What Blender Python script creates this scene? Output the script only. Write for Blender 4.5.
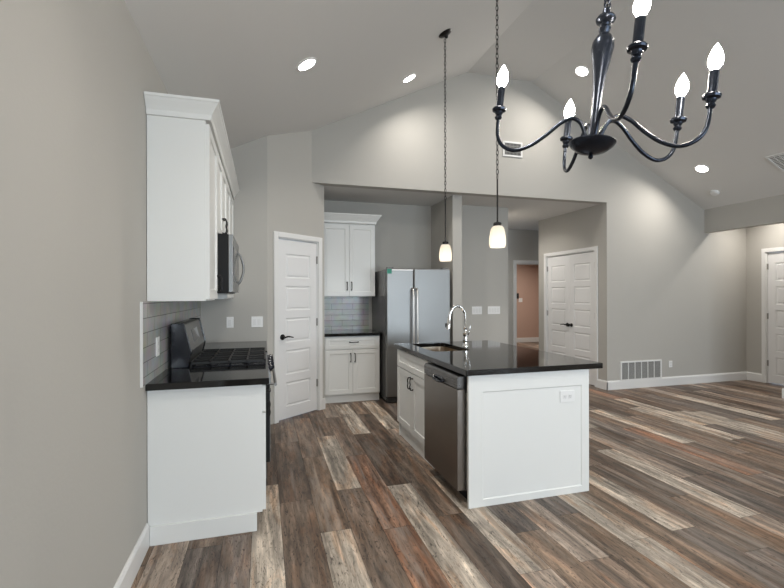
import bpy, math, random
from mathutils import Vector, Matrix
for o in list(bpy.data.objects): bpy.data.objects.remove(o)
SC = bpy.context.scene
COL = SC.collection
PI = math.pi
R = math.radians

# ------------------------------------------------------------------ camera
F, YAW, PITCH, ROLL = 425.13, 15.513, -0.027, -0.124
cd = bpy.data.cameras.new('camera'); cam = bpy.data.objects.new('camera', cd); COL.objects.link(cam)
cd.sensor_width = 36; cd.lens = F/784*36
cd.shift_x = 10.6/784; cd.shift_y = 1.23/784
cd.clip_start = .02
cam.matrix_world = Matrix.Translation((.6127, 0, 1.4046)) @ Matrix.Rotation(R(-YAW), 4, 'Z') @ Matrix.Rotation(R(90+PITCH), 4, 'X') @ Matrix.Rotation(R(ROLL), 4, 'Z')
SC.camera = cam
# ------------------------------------------------------------------ view, world
SC.view_settings.view_transform = 'Standard'; SC.view_settings.look = 'None'
SC.view_settings.gamma = 1; SC.view_settings.use_curve_mapping = False
SC.view_settings.exposure = 0.85
W = bpy.data.worlds.new('sky'); SC.world = W; W.use_nodes = True
bg = W.node_tree.nodes['Background']; bg.inputs[0].default_value = (.62, .78, 1, 1); bg.inputs[1].default_value = 1.0

def area(name, loc, rot, sx, sy, power, col, shape='RECTANGLE', spread=180):
    l = bpy.data.lights.new(name, 'AREA'); l.shape = shape; l.size = sx; l.size_y = sy
    l.energy = power; l.color = col; l.spread = R(spread)
    o = bpy.data.objects.new(name, l); COL.objects.link(o); o.location = loc; o.rotation_euler = rot
    return o
DAY = (.80, .91, 1.0); WARM = (1.0, .945, .87)
# daylight entering through the windows of the wall behind the photographer (outside the panes)
WINS = [(0.9, 2.6), (3.3, 5.0), (5.4, 6.9)]
for a, b in WINS:
    area('window_daylight', ((a+b)/2, -4.35, 1.45), (R(90), 0, 0), b-a, 1.5, 70*(b-a)/1.7, DAY)

# ------------------------------------------------------------------ materials
def mat(name, col, rough=.5, metal=0, spec=.5, emit=None, es=0, trans=0, bump=None, coat=0):
    m = bpy.data.materials.new(name); m.use_nodes = True; nt = m.node_tree; b = nt.nodes['Principled BSDF']
    b.inputs['Base Color'].default_value = (*col, 1); b.inputs['Roughness'].default_value = rough
    b.inputs['Metallic'].default_value = metal; b.inputs['Specular IOR Level'].default_value = spec
    b.inputs['Transmission Weight'].default_value = trans; b.inputs['Coat Weight'].default_value = coat
    if emit: b.inputs['Emission Color'].default_value = (*emit, 1); b.inputs['Emission Strength'].default_value = es
    if bump:
        sc, st, di = bump
        t = nt.nodes.new('ShaderNodeTexCoord'); n = nt.nodes.new('ShaderNodeTexNoise'); n.inputs['Scale'].default_value = sc
        n.inputs['Detail'].default_value = 4
        bp = nt.nodes.new('ShaderNodeBump'); bp.inputs['Strength'].default_value = st; bp.inputs['Distance'].default_value = di
        nt.links.new(t.outputs['Object'], n.inputs['Vector']); nt.links.new(n.outputs['Fac'], bp.inputs['Height'])
        nt.links.new(bp.outputs['Normal'], b.inputs['Normal'])
    return m
M = {}
M['wall'] = mat('greige wall paint', (.455, .440, .408), .75, spec=.25, bump=(60, .12, .004))
M['ceil'] = mat('ceiling paint', (.68, .67, .65), .9, spec=.1, bump=(90, .15, .004))
M['warmcast'] = mat('wall paint with warm lamp cast', (.50, .35, .285), .8, spec=.2, bump=(60, .1, .004))  # warm lamp cast of the far room painted into its wall colour
M['trim'] = mat('white trim paint', (.74, .74, .73), .35)
M['doorpaint'] = mat('white door paint', (.74, .74, .74), .4)
M['cab'] = mat('white cabinet lacquer', (.77, .775, .755), .35, bump=(8, .02, .002))
M['black'] = mat('black bronze metal', (.015, .014, .014), .35, metal=.6)
M['blackgloss'] = mat('black enamel', (.010, .012, .018), .12)
M['iron'] = mat('cast iron grate', (.012, .012, .012), .5)
M['pewter'] = mat('dark chandelier metal', (.030, .036, .050), .26, metal=.8)
M['chrome'] = mat('polished chrome', (.85, .84, .82), .06, metal=1)
M['plate'] = mat('white plastic plate', (.8, .8, .79), .3)
M['slot'] = mat('dark slot', (.02, .02, .02), .6)
M['bulb'] = mat('lit candle bulb', (1, 1, 1), .3, emit=(1, .90, .76), es=100)
M['lens'] = mat('lit downlight lens', (1, 1, 1), .3, emit=(1, .97, .92), es=12)
M['pendbulb'] = mat('lit pendant bulb', (1, 1, 1), .3, emit=(1, .86, .66), es=1.4)
M['green'] = mat('green sticker', (.02, .22, .15), .5)
M['grey'] = mat('grey grille metal', (.30, .30, .29), .5)
M['hinge'] = mat('satin nickel hinge', (.30, .29, .27), .35, metal=.8)
M['sinkmetal'] = mat('brushed sink steel', (.55, .46, .36), .28, metal=1)
M['greymetal'] = mat('grey painted steel', (.13, .13, .13), .25, spec=.6)
M['mwblack'] = mat('matte black casing', (.012, .012, .012), .5, spec=.2)
M['softslot'] = mat('grey socket slots', (.35, .35, .36), .5)
M['led'] = mat('dark display glass', (.01, .01, .012), .05)

def steel(name, col, r0, r1, axis, metal=1):
    m = mat(name, col, .3, metal); nt = m.node_tree; b = nt.nodes['Principled BSDF']
    t = nt.nodes.new('ShaderNodeTexCoord'); mp = nt.nodes.new('ShaderNodeMapping'); n = nt.nodes.new('ShaderNodeTexNoise')
    s = [180, 180, 180]; s[axis] = 3; mp.inputs['Scale'].default_value = s; n.inputs['Scale'].default_value = 1; n.inputs['Detail'].default_value = 3
    mr = nt.nodes.new('ShaderNodeMapRange'); mr.inputs['To Min'].default_value = r0; mr.inputs['To Max'].default_value = r1
    nt.links.new(t.outputs['Object'], mp.inputs[0]); nt.links.new(mp.outputs[0], n.inputs['Vector']); nt.links.new(n.outputs['Fac'], mr.inputs['Value'])
    nt.links.new(mr.outputs[0], b.inputs['Roughness'])
    return m
M['handlemetal'] = mat('satin handle metal', (.72, .69, .66), .3, metal=1)
M['stripmetal'] = steel('dark control strip steel', (.16, .155, .15), .25, .32, 0)
M['steel'] = steel('stainless steel', (.255, .255, .25), .38, .44, 0)
M['steeldark'] = steel('dark stainless steel', (.26, .235, .21), .30, .36, 0)

def granite():
    m = mat('black granite', (.02, .02, .02), .07); nt = m.node_tree; b = nt.nodes['Principled BSDF']; b.inputs['IOR'].default_value = 1.55
    t = nt.nodes.new('ShaderNodeTexCoord'); v = nt.nodes.new('ShaderNodeTexVoronoi'); v.inputs['Scale'].default_value = 260
    n = nt.nodes.new('ShaderNodeTexNoise'); n.inputs['Scale'].default_value = 30; n.inputs['Detail'].default_value = 6
    cr = nt.nodes.new('ShaderNodeValToRGB'); e = cr.color_ramp.elements
    e[0].position = .0; e[0].color = (.07, .06, .05, 1); e[1].position = .18; e[1].color = (.006, .006, .006, 1)
    mx = nt.nodes.new('ShaderNodeMath'); mx.operation = 'ADD'; m2 = nt.nodes.new('ShaderNodeMath'); m2.operation = 'MULTIPLY_ADD'
    m2.inputs[1].default_value = .9; m2.inputs[2].default_value = -.35
    nt.links.new(t.outputs['Object'], v.inputs['Vector']); nt.links.new(t.outputs['Object'], n.inputs['Vector'])
    nt.links.new(n.outputs['Fac'], m2.inputs[0]); nt.links.new(v.outputs['Distance'], mx.inputs[0]); nt.links.new(m2.outputs[0], mx.inputs[1])
    nt.links.new(mx.outputs[0], cr.inputs['Fac']); nt.links.new(cr.outputs['Color'], b.inputs['Base Color'])
    return m
M['granite'] = granite()

def tilemat(name, ua, va):
    m = mat(name, (.5, .5, .48), .2); nt = m.node_tree; b = nt.nodes['Principled BSDF']
    t = nt.nodes.new('ShaderNodeTexCoord'); sp = nt.nodes.new('ShaderNodeSeparateXYZ'); cb = nt.nodes.new('ShaderNodeCombineXYZ')
    nt.links.new(t.outputs['Object'], sp.inputs[0]); nt.links.new(sp.outputs[ua], cb.inputs[0]); nt.links.new(sp.outputs[va], cb.inputs[1])
    br = nt.nodes.new('ShaderNodeTexBrick'); br.inputs['Scale'].default_value = 1; br.inputs['Brick Width'].default_value = .31
    br.inputs['Row Height'].default_value = .08; br.inputs['Mortar Size'].default_value = .0022; br.inputs['Mortar Smooth'].default_value = .2
    br.inputs['Color1'].default_value = (.46, .46, .45, 1); br.inputs['Color2'].default_value = (.56, .56, .54, 1); br.inputs['Mortar'].default_value = (.20, .20, .19, 1)
    n = nt.nodes.new('ShaderNodeTexNoise'); n.inputs['Scale'].default_value = 9; n.inputs['Detail'].default_value = 5
    mx = nt.nodes.new('ShaderNodeMix'); mx.data_type = 'RGBA'; mx.blend_type = 'MULTIPLY'; mx.inputs['Factor'].default_value = .45
    nt.links.new(t.outputs['Object'], n.inputs['Vector'])
    bp = nt.nodes.new('ShaderNodeBump'); bp.inputs['Strength'].default_value = .6; bp.inputs['Distance'].default_value = .002; bp.invert = True
    nt.links.new(cb.outputs[0], br.inputs['Vector']); nt.links.new(br.outputs['Color'], mx.inputs['A']); nt.links.new(n.outputs['Color'], mx.inputs['B'])
    nt.links.new(mx.outputs['Result'], b.inputs['Base Color']); nt.links.new(br.outputs['Fac'], bp.inputs['Height']); nt.links.new(bp.outputs['Normal'], b.inputs['Normal'])
    return m
M['tileY'] = tilemat('grey subway tile side', 1, 2); M['tileX'] = tilemat('grey subway tile back', 0, 2)

def shade_mat():
    m = bpy.data.materials.new('frosted shade glass'); m.use_nodes = True; nt = m.node_tree
    for n in list(nt.nodes): nt.nodes.remove(n)
    o = nt.nodes.new('ShaderNodeOutputMaterial'); tr = nt.nodes.new('ShaderNodeBsdfTranslucent'); df = nt.nodes.new('ShaderNodeBsdfDiffuse')
    em = nt.nodes.new('ShaderNodeEmission'); em.inputs[0].default_value = (1, .88, .74, 1); em.inputs[1].default_value = .06
    tr.inputs[0].default_value = (.80, .72, .62, 1); df.inputs[0].default_value = (.85, .84, .8, 1)
    mx = nt.nodes.new('ShaderNodeMixShader'); mx.inputs[0].default_value = .45; ad = nt.nodes.new('ShaderNodeAddShader')
    nt.links.new(tr.outputs[0], mx.inputs[1]); nt.links.new(df.outputs[0], mx.inputs[2]); nt.links.new(mx.outputs[0], ad.inputs[0]); nt.links.new(em.outputs[0], ad.inputs[1])
    nt.links.new(ad.outputs[0], o.inputs[0]); return m
M['shade'] = shade_mat()

def pane_mat():
    m = bpy.data.materials.new('window glass'); m.use_nodes = True; nt = m.node_tree
    for n in list(nt.nodes): nt.nodes.remove(n)
    o = nt.nodes.new('ShaderNodeOutputMaterial'); t = nt.nodes.new('ShaderNodeBsdfTransparent'); g = nt.nodes.new('ShaderNodeBsdfGlossy'); g.inputs['Roughness'].default_value = 0
    mx = nt.nodes.new('ShaderNodeMixShader'); mx.inputs[0].default_value = .06
    nt.links.new(t.outputs[0], mx.inputs[1]); nt.links.new(g.outputs[0], mx.inputs[2]); nt.links.new(mx.outputs[0], o.inputs[0]); return m
M['pane'] = pane_mat()

def floor_mat():
    m = mat('weathered oak planks', (.2, .15, .12), .42, spec=.35); nt = m.node_tree; b = nt.nodes['Principled BSDF']; L = nt.links.new
    def N(t, **k):
        n = nt.nodes.new(t)
        for a, v in k.items(): n.inputs[a].default_value = v
        return n
    t = N('ShaderNodeTexCoord')
    ac = N('ShaderNodeAttribute'); ac.attribute_name = 'tone'      # each plank's own stain colour
    ar = N('ShaderNodeAttribute'); ar.attribute_name = 'rnd'       # each plank's own grain offset
    off = N('ShaderNodeVectorMath'); off.operation = 'MULTIPLY_ADD'; off.inputs[1].default_value = (40, 40, 40)
    L(ar.outputs['Color'], off.inputs[0]); L(t.outputs['Object'], off.inputs[2])
    def noise(scale, det, rough, dist=0, s=(1, 1, 1)):
        mp = N('ShaderNodeMapping'); mp.inputs['Scale'].default_value = s; n = N('ShaderNodeTexNoise', Scale=scale, Detail=det, Roughness=rough, Distortion=dist)
        L(off.outputs[0], mp.inputs[0]); L(mp.outputs[0], n.inputs['Vector']); return n
    def ramp(src, pts):
        c = N('ShaderNodeValToRGB'); e = c.color_ramp.elements
        while len(e) < len(pts): e.new(.5)
        for i, (p, v) in enumerate(pts): e[i].position = p; e[i].color = (v, v, v, 1)
        L(src, c.inputs['Fac']); return c
    def mul(a, bb, f=1, mode='MULTIPLY'):
        x = N('ShaderNodeMix'); x.data_type = 'RGBA'; x.blend_type = mode; x.inputs['Factor'].default_value = f
        L(a, x.inputs['A']); L(bb, x.inputs['B']); return x.outputs['Result']
    g1 = noise(1, 6, .62, .6, (30, 3.6, 1)); r1 = ramp(g1.outputs['Fac'], [(.30, .5), (.5, 1.0), (.70, 1.5)])
    g2 = noise(1, 5, .7, .3, (150, 9, 1)); r2 = ramp(g2.outputs['Fac'], [(.3, .80), (.7, 1.2)])
    g3 = noise(1, 4, .6, 1.2, (11, 1.6, 1)); r3 = ramp(g3.outputs['Fac'], [(.30, .5), (.5, 1.0), (.72, 1.45)])
    g4 = noise(1, 8, .74, 3.5, (34, 7, 1)); r4 = ramp(g4.outputs['Fac'], [(.39, .15), (.455, 1.0), (1, 1.0)])
    c = mul(ac.outputs['Color'], r1.outputs[0]); c = mul(c, r2.outputs[0]); c = mul(c, r3.outputs[0]); c = mul(c, r4.outputs[0], .9)
    g5 = noise(1, 3, .55, .4, (15, .35, 1)); r5 = ramp(g5.outputs['Fac'], [(.36, .62), (.5, 1.0), (.64, 1.38)]); c = mul(c, r5.outputs[0])
    h = noise(1, 4, .6, 1.0, (8, 1.7, 1)); rh = ramp(h.outputs['Fac'], [(.50, 0), (.62, .6)])
    xh = N('ShaderNodeMix'); xh.data_type = 'RGBA'; xh.blend_type = 'MULTIPLY'; xh.inputs['B'].default_value = (1.08, .80, .60, 1); L(rh.outputs[0], xh.inputs['Factor']); L(c, xh.inputs['A']); c = xh.outputs['Result']
    # pale lime wash rubbed into part of the boards
    w = noise(1, 5, .6, .8, (14, 1.3, 1)); rw = ramp(w.outputs['Fac'], [(.50, 0), (.64, .75)])
    x = N('ShaderNodeMix'); x.data_type = 'RGBA'; x.inputs['B'].default_value = (.33, .29, .25, 1)
    aw = N('ShaderNodeMath'); aw.operation = 'MULTIPLY'; L(rw.outputs[0], aw.inputs[0]); L(ar.outputs['Fac'], aw.inputs[1])
    L(aw.outputs[0], x.inputs['Factor']); L(c, x.inputs['A'])
    L(x.outputs['Result'], b.inputs['Base Color'])
    bp = N('ShaderNodeBump', Strength=.25, Distance=.002); L(g4.outputs['Fac'], bp.inputs['Height']); L(bp.outputs['Normal'], b.inputs['Normal'])
    rr = ramp(g1.outputs['Fac'], [(.3, .42), (.7, .55)]); L(rr.outputs[0], b.inputs['Roughness'])
    return m
M['floor'] = floor_mat()

# ------------------------------------------------------------------ mesh helpers
class MB:
    def __init__(s): s.v = []; s.f = []
    def add(s, vs, fs, T=None):
        n = len(s.v); s.v += [tuple(T @ Vector(v)) if T else tuple(v) for v in vs]; s.f += [tuple(i+n for i in f) for f in fs]; return s
    def box(s, x0, x1, y0, y1, z0, z1, T=None):
        x0, x1 = min(x0, x1), max(x0, x1); y0, y1 = min(y0, y1), max(y0, y1); z0, z1 = min(z0, z1), max(z0, z1)
        v = [(x0,y0,z0),(x1,y0,z0),(x1,y1,z0),(x0,y1,z0),(x0,y0,z1),(x1,y0,z1),(x1,y1,z1),(x0,y1,z1)]
        return s.add(v, [(0,3,2,1),(4,5,6,7),(0,1,5,4),(1,2,6,5),(2,3,7,6),(3,0,4,7)], T)
    def prism(s, poly, axis, a0, a1, T=None):      # polygon in the two other axes, extruded along axis
        def P(p, a):
            q = list(p); q.insert(axis, a); return tuple(q)
        n = len(poly); v = [P(p, a0) for p in poly]+[P(p, a1) for p in poly]
        return s.add(v, [tuple(range(n))[::-1], tuple(range(n, 2*n))]+[(i, (i+1) % n, n+(i+1) % n, n+i) for i in range(n)], T)
    def lathe(s, prof, n=24, T=None, cap=True):
        v = []; f = []
        for r, z in prof:
            for k in range(n): a = 2*PI*k/n; v.append((r*math.cos(a), r*math.sin(a), z))
        for i in range(len(prof)-1):
            for k in range(n): f.append((i*n+k, i*n+(k+1) % n, (i+1)*n+(k+1) % n, (i+1)*n+k))
        if cap: f.append(tuple(range(n))[::-1]); f.append(tuple(range((len(prof)-1)*n, len(prof)*n)))
        return s.add(v, f, T)
    def tube(s, pts, r, n=10, closed=False, T=None):
        P = [Vector(p) for p in pts]; m = len(P); v = []; f = []; up = None
        for i in range(m):
            if closed: t = P[(i+1) % m]-P[i-1]
            else: t = P[min(i+1, m-1)]-P[max(i-1, 0)]
            t.normalize()
            if up is None:
                up = Vector((0, 0, 1)) if abs(t.z) < .9 else Vector((1, 0, 0))
            a = t.cross(up); a.normalize(); up = a.cross(t); up.normalize()
            rr = r[i] if isinstance(r, (list, tuple)) else r
            for k in range(n): g = 2*PI*k/n; v.append(tuple(P[i]+a*rr*math.cos(g)+up*rr*math.sin(g)))
        for i in range(m if closed else m-1):
            for k in range(n): f.append((i*n+k, i*n+(k+1) % n, ((i+1) % m)*n+(k+1) % n, ((i+1) % m)*n+k))
        if not closed: f.append(tuple(range(n))[::-1]); f.append(tuple(range((m-1)*n, m*n)))
        return s.add(v, f, T)
    def panel(s, w, h, t, rec, prof, T=None, x0=0, z0=0, y=0):
        # slab facing -Y (front at y, back at y+t), with moulded recesses; rec = (u0,u1,v0,v1), prof = [(inset, depth)...]
        us = sorted({0, w, *[r[0] for r in rec], *[r[1] for r in rec]}); vs = sorted({0, h, *[r[2] for r in rec], *[r[3] for r in rec]})
        for i in range(len(us)-1):
            for j in range(len(vs)-1):
                cu, cv = (us[i]+us[i+1])/2, (vs[j]+vs[j+1])/2
                if any(r[0] < cu < r[1] and r[2] < cv < r[3] for r in rec): continue
                s.add([(x0+us[i], y, z0+vs[j]), (x0+us[i+1], y, z0+vs[j]), (x0+us[i+1], y, z0+vs[j+1]), (x0+us[i], y, z0+vs[j+1])], [(0, 1, 2, 3)], T)
        for u0, u1, v0, v1 in rec:
            rings = [(0, 0)]+list(prof); vv = []; ff = []
            for ins, dp in rings:
                vv += [(x0+u0+ins, y+dp, z0+v0+ins), (x0+u1-ins, y+dp, z0+v0+ins), (x0+u1-ins, y+dp, z0+v1-ins), (x0+u0+ins, y+dp, z0+v1-ins)]
            for q in range(len(rings)-1):
                for k in range(4): ff.append((q*4+k, q*4+(k+1) % 4, q*4+4+(k+1) % 4, q*4+4+k))
            q = len(rings)-1; ff.append((q*4, q*4+1, q*4+2, q*4+3)); s.add(vv, ff, T)
        v = [(x0, y, z0), (x0+w, y, z0), (x0+w, y, z0+h), (x0, y, z0+h), (x0, y+t, z0), (x0+w, y+t, z0), (x0+w, y+t, z0+h), (x0, y+t, z0+h)]
        return s.add(v, [(0, 4, 5, 1), (1, 5, 6, 2), (2, 6, 7, 3), (3, 7, 4, 0), (5, 4, 7, 6)], T)
    def build(s, name, m, parent=None, bevel=0, smooth=False, kind=None, label=None, seg=2):
        me = bpy.data.meshes.new(name); me.from_pydata(s.v, [], s.f); me.update()
        me.materials.append(m); o = bpy.data.objects.new(name, me); COL.objects.link(o)
        if smooth:
            for p in me.polygons: p.use_smooth = True
            try: me.set_sharp_from_angle(angle=R(40))
            except Exception: pass
        if bevel:
            b = o.modifiers.new('bevel', 'BEVEL'); b.width = bevel; b.segments = seg; b.limit_method = 'ANGLE'; b.angle_limit = R(35)
        if parent: o.parent = parent
        if kind: o['kind'] = kind
        if label: o['label'] = label
        return o
def tag(o, label, cat, group=None):
    o['label'] = label; o['category'] = cat
    if group: o['group'] = group
    return o
def thing(name, label, cat, loc=(0, 0, 0), rz=0, group=None):
    o = bpy.data.objects.new(name, None); COL.objects.link(o); o.location = loc; o.rotation_euler = (0, 0, rz); o.empty_display_size = .05
    return tag(o, label, cat, group)
def sthing(name, loc=(0, 0, 0), rz=0):
    o = bpy.data.objects.new(name, None); COL.objects.link(o); o.location = loc; o.rotation_euler = (0, 0, rz); o['kind'] = 'structure'; o.empty_display_size = .05
    return o
def tree(o, parent=None):
    c = o.copy(); COL.objects.link(c)
    if parent: c.parent = parent
    for ch in list(o.children): tree(ch, c)
    return c
def cr(pts, n=8):      # catmull-rom
    P = [Vector(p) for p in pts]; P = [P[0]*2-P[1]]+P+[P[-1]*2-P[-2]]; out = []
    for i in range(1, len(P)-2):
        for k in range(n):
            t = k/n; a, b, c, d = P[i-1], P[i], P[i+1], P[i+2]
            out.append(.5*((2*b)+(c-a)*t+(2*a-5*b+4*c-d)*t*t+(3*b-3*c+d-a)*t**3))
    out.append(P[-2]); return out
S = 'structure'

# ------------------------------------------------------------------ setting dimensions
ZS, SL, XA, ZA, XB, XH, ZX = 2.814, .4792, 3.230, 4.362, 4.217, 7.369, 2.749
YB, ZH, XJ, XR, YW, HB = 5.138, 2.758, 5.481, 8.276, 4.749, 2.382
YBACK = -4.0
DA = (.655, 4.749); DE = (1.340, 5.262)      # slanting pantry wall
AY, FY, HY, RY = 6.06, 5.85, 7.75, 11.0         # alcove back, switch wall, hall end, far room wall
def zc(x): return ZS+SL*x if x < XA else (ZA if x < XB else ZA-(x-XB)*(ZA-ZX)/(XH-XB))

# floor: one quad per plank, each with its own stain
random.seed(11)
PAL = {'d': (.108, .076, .056), 'm': (.165, .120, .090), 'b': (.190, .132, .092), 'r': (.205, .115, .074), 'l': (.40, .345, .285), 'g': (.130, .104, .088), 'p': (.29, .23, .185)}
PW, PL, PX0 = .183, 1.2, -.163
planks = []; RE = {4: .545, 5: .715}
# rows whose end joints and stains were read off the floor: row -> (a joint's y, {plank index from that joint: stain})
OVR = {1: (2.1, {0: 'p', -1: 'm'}), 2: (2.55, {-1: 'g', 0: 'm'}), 3: (2.62, {0: 'b', -1: 'g'}), 4: (2.05, {0: 'l', -1: 'l', 1: 'd'}), 5: (2.95, {0: 'd', -1: 'm', -2: 'd', 1: 'm'}), 6: (2.515, {-1: 'l', 0: 'b', 1: 'm', 2: 'd'}),
       7: (3.03, {0: 'l', -1: 'm', 1: 'm', -2: 'd'}), 8: (2.45, {0: 'r', -1: 'r', 1: 'm', 2: 'p'}), 9: (3.0, {0: 'd', -1: 'l', -2: 'm', 1: 'l', 2: 'm'}), 10: (2.5, {0: 'm', -1: 'd', 1: 'd', 2: 'b'}), 11: (1.87, {0: 'l', -1: 'p', 1: 'p', 2: 'l'}),
       12: (2.2, {0: 'g', -1: 'b'}), 13: (1.87, {0: 'p', -1: 'm'}), 14: (2.3, {0: 'g', -1: 'b'}), 15: (1.955, {0: 'l', -1: 'l', 1: 'g'}), 16: (2.6, {0: 'd', -1: 'b'}), 17: (1.97, {0: 'l', -1: 'g', 1: 'd'}), 18: (2.9, {0: 'm', -1: 'm'}), 19: (2.3, {0: 'd', -1: 'b', 1: 'g'}),
       20: (1.97, {0: 'l', -1: 'p', 1: 'm'}), 21: (2.52, {0: 'p', -1: 'g', 1: 'd'}), 22: (2.52, {0: 'd', 1: 'l'}), 25: (3.1, {0: 'l', 1: 'd'}), 28: (3.05, {0: 'l', -1: 'd'}), 31: (2.7, {0: 'l', 1: 'm'}), 34: (3.4, {0: 'l', -1: 'g'})}
rows = int((9.6-PX0)/PW)+1
keys = 'dddmmmbbbrgglpp'
last = ''
for i in range(rows):
    y = YBACK-.2-random.random()*PL; j = 0; jn, st = OVR.get(i, (None, {}))
    if jn is not None: j0 = math.ceil((jn-YBACK+.2)/PL); y = jn-j0*PL; j = -j0
    while y < 11.2:
        k = random.choice(keys); k = st.get(j, k)
        planks.append([RE.get(i, PX0+i*PW), y, RE.get(i+1, PX0+(i+1)*PW), y+PL, k]); y += PL; j += 1
v = []; f = []; cols = []; rn = []
for x0, y0, x1, y1, k in planks:
    y0 = max(y0, YBACK-.2); y1 = min(y1, 11.2)
    if y1 <= y0: continue
    n = len(v); g = .0009
    v += [(x0+g, y0+g, 0), (x1-g, y0+g, 0), (x1-g, y1-g, 0), (x0+g, y1-g, 0)]; f.append((n, n+1, n+2, n+3))
    s = random.uniform(.85, 1.18); c = PAL[k]; cols.append((c[0]*s, c[1]*s, c[2]*s, 1)); rn.append((random.random(), random.random(), random.random(), 1))
me = bpy.data.meshes.new('floor'); me.from_pydata(v, [], f); me.update(); me.materials.append(M['floor'])
ca = me.color_attributes.new('tone', 'FLOAT_COLOR', 'CORNER'); cb_ = me.color_attributes.new('rnd', 'FLOAT_COLOR', 'CORNER')
for p in me.polygons:
    for li in p.loop_indices: ca.data[li].color = cols[p.index]; cb_.data[li].color = rn[p.index]
fo = bpy.data.objects.new('floor', me); COL.objects.link(fo); fo['kind'] = S
M['sub'] = mat('dark plank joints', (.03, .022, .018), .8)
MB().box(-.1, 9.6, YBACK-.2, 11.2, -.08, -.002).build('trim_subfloor', M['sub'], kind=S)

# ceiling (vault with a flat ridge strip) over kitchen and living room
th = .12
b = MB()
b.prism([(-.1, ZS-.1*SL), (XA, ZA), (XB, ZA), (XH, ZX), (XH+.12, ZX-.06), (XH+.12, ZX+.2), (XB, ZA+th), (XA, ZA+th), (-.1, ZS-.1*SL+th)], 1, YBACK-.1, YB+.05)
b.build('ceiling', M['ceil'], kind=S)
# flat ceilings: kitchen alcove and hall, right-hand passage
MB().box(.5, 8.9, YB+.12, 11.2, ZH, ZH+.1).build('ceiling_hall', M['ceil'], kind=S)
MB().box(XH+.12, 8.5, 3.0, YB+.05, ZX, ZX+.1).build('ceiling_passage', M['ceil'], kind=S)

# walls
MB().box(-.14, -.02, YBACK-.1, YW, 0, ZS).build('wall_left', M['wall'], kind=S)
def topwall(name, x0, x1, y0, y1, z0, m='wall'):      # wall along X whose top follows the vault
    xs = [x0]+[x for x in (XA, XB) if x0 < x < x1]+[x1]
    poly = [(x0, z0), (x1, z0)]+[(x, zc(min(x, XH))) for x in reversed(xs)]
    return MB().prism(poly, 1, y0, y1).build(name, M[m], kind=S)
topwall('wall_kitchen_end', 0-.14, DA[0], YW, YW+.1, 0)
# slanting wall with the pantry door opening
L_ = math.hypot(DE[0]-DA[0], DE[1]-DA[1]); ANG = math.atan2(DE[1]-DA[1], DE[0]-DA[0])
TD = Matrix.Translation((DA[0], DA[1], 0)) @ Matrix.Rotation(ANG, 4, 'Z')
DX0, DX1, DZ = .138, .752, 2.05       # opening in the wall's own x
b = MB(); b.box(-.0, DX0, 0, .1, 0, DZ, TD); b.box(DX1, L_, 0, .1, 0, DZ, TD); b.box(0, L_, 0, .1, DZ, ZH, TD)
# part above the flat alcove ceiling only as far as the header
tB = (YB-DA[1])/(DE[1]-DA[1])*L_
zA, zB = zc(DA[0]), zc(DA[0]+(DE[0]-DA[0])*tB/L_)
b.add([(0, 0, ZH), (tB, 0, ZH), (tB, 0, zB+.02), (0, 0, zA+.02), (0, .1, ZH), (tB+.1, .1, ZH), (tB+.1, .1, zB+.02), (0, .1, zA+.02)], [(0, 1, 2, 3), (5, 4, 7, 6), (1, 5, 6, 2), (4, 0, 3, 7), (3, 2, 6, 7)], TD)
b.build('wall_slanting', M['wall'], kind=S)
MB().box(DE[0]-.1, DE[0], DE[1], AY, 0, ZH).build('wall_alcove_left', M['wall'], kind=S)
MB().box(DE[0]-.1, 3.2, AY, AY+.1, 0, ZH).build('wall_alcove_back', M['wall'], kind=S)
# header wall over the alcove opening, main back wall right of it
XD = DA[0]+(DE[0]-DA[0])*tB/L_
topwall('wall_header', XD, XJ, YB, YB+.12, ZH)
b = MB(); poly = [(XJ, 0), (XR+.1, 0), (XR+.1, ZX+.05), (XH, ZX), (XJ, zc(XJ))]
b.prism(poly, 1, YB, YB+.12); b.build('wall_back', M['wall'], kind=S)
MB().box(3.085, 3.225, 5.29, AY, 0, ZH).build('wall_fridge_partition', M['wall'], bevel=.006, kind=S)
MB().box(3.225, 4.285, FY, FY+.12, 0, ZH).build('wall_switches', M['wall'], kind=S)
MB().box(4.165, 4.285, FY+.12, HY, 0, ZH).build('wall_hall_left', M['wall'], kind=S)
# hall end wall with doorway to the far room
HD0, HD1 = 5.665, 6.48
b = MB(); b.box(4.165, HD0, HY, HY+.12, 0, ZH); b.box(HD1, 8.9, HY, HY+.12, 0, ZH); b.box(HD0, HD1, HY, HY+.12, 2.05, ZH)
b.build('wall_hall_end', M['wall'], kind=S)
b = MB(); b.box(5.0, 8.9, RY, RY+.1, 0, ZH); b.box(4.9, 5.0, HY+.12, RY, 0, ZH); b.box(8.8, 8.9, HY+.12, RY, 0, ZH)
b.build('wall_far_room', M['warmcast'], kind=S)
# wall holding the double door
b = MB(); D0, D1 = 5.366, 6.520
b.box(XJ, XJ+.12, YB+.12, D0, 0, ZH); b.box(XJ, XJ+.12, D1, 6.746, 0, ZH); b.box(XJ, XJ+.12, D0, D1, 2.08, ZH)
b.build('wall_double_door', M['wall'], kind=S)
MB().box(XJ+.12, 8.9, 6.646, 6.746, 0, ZH).build('wall_closet_back', M['wall'], kind=S)
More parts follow.
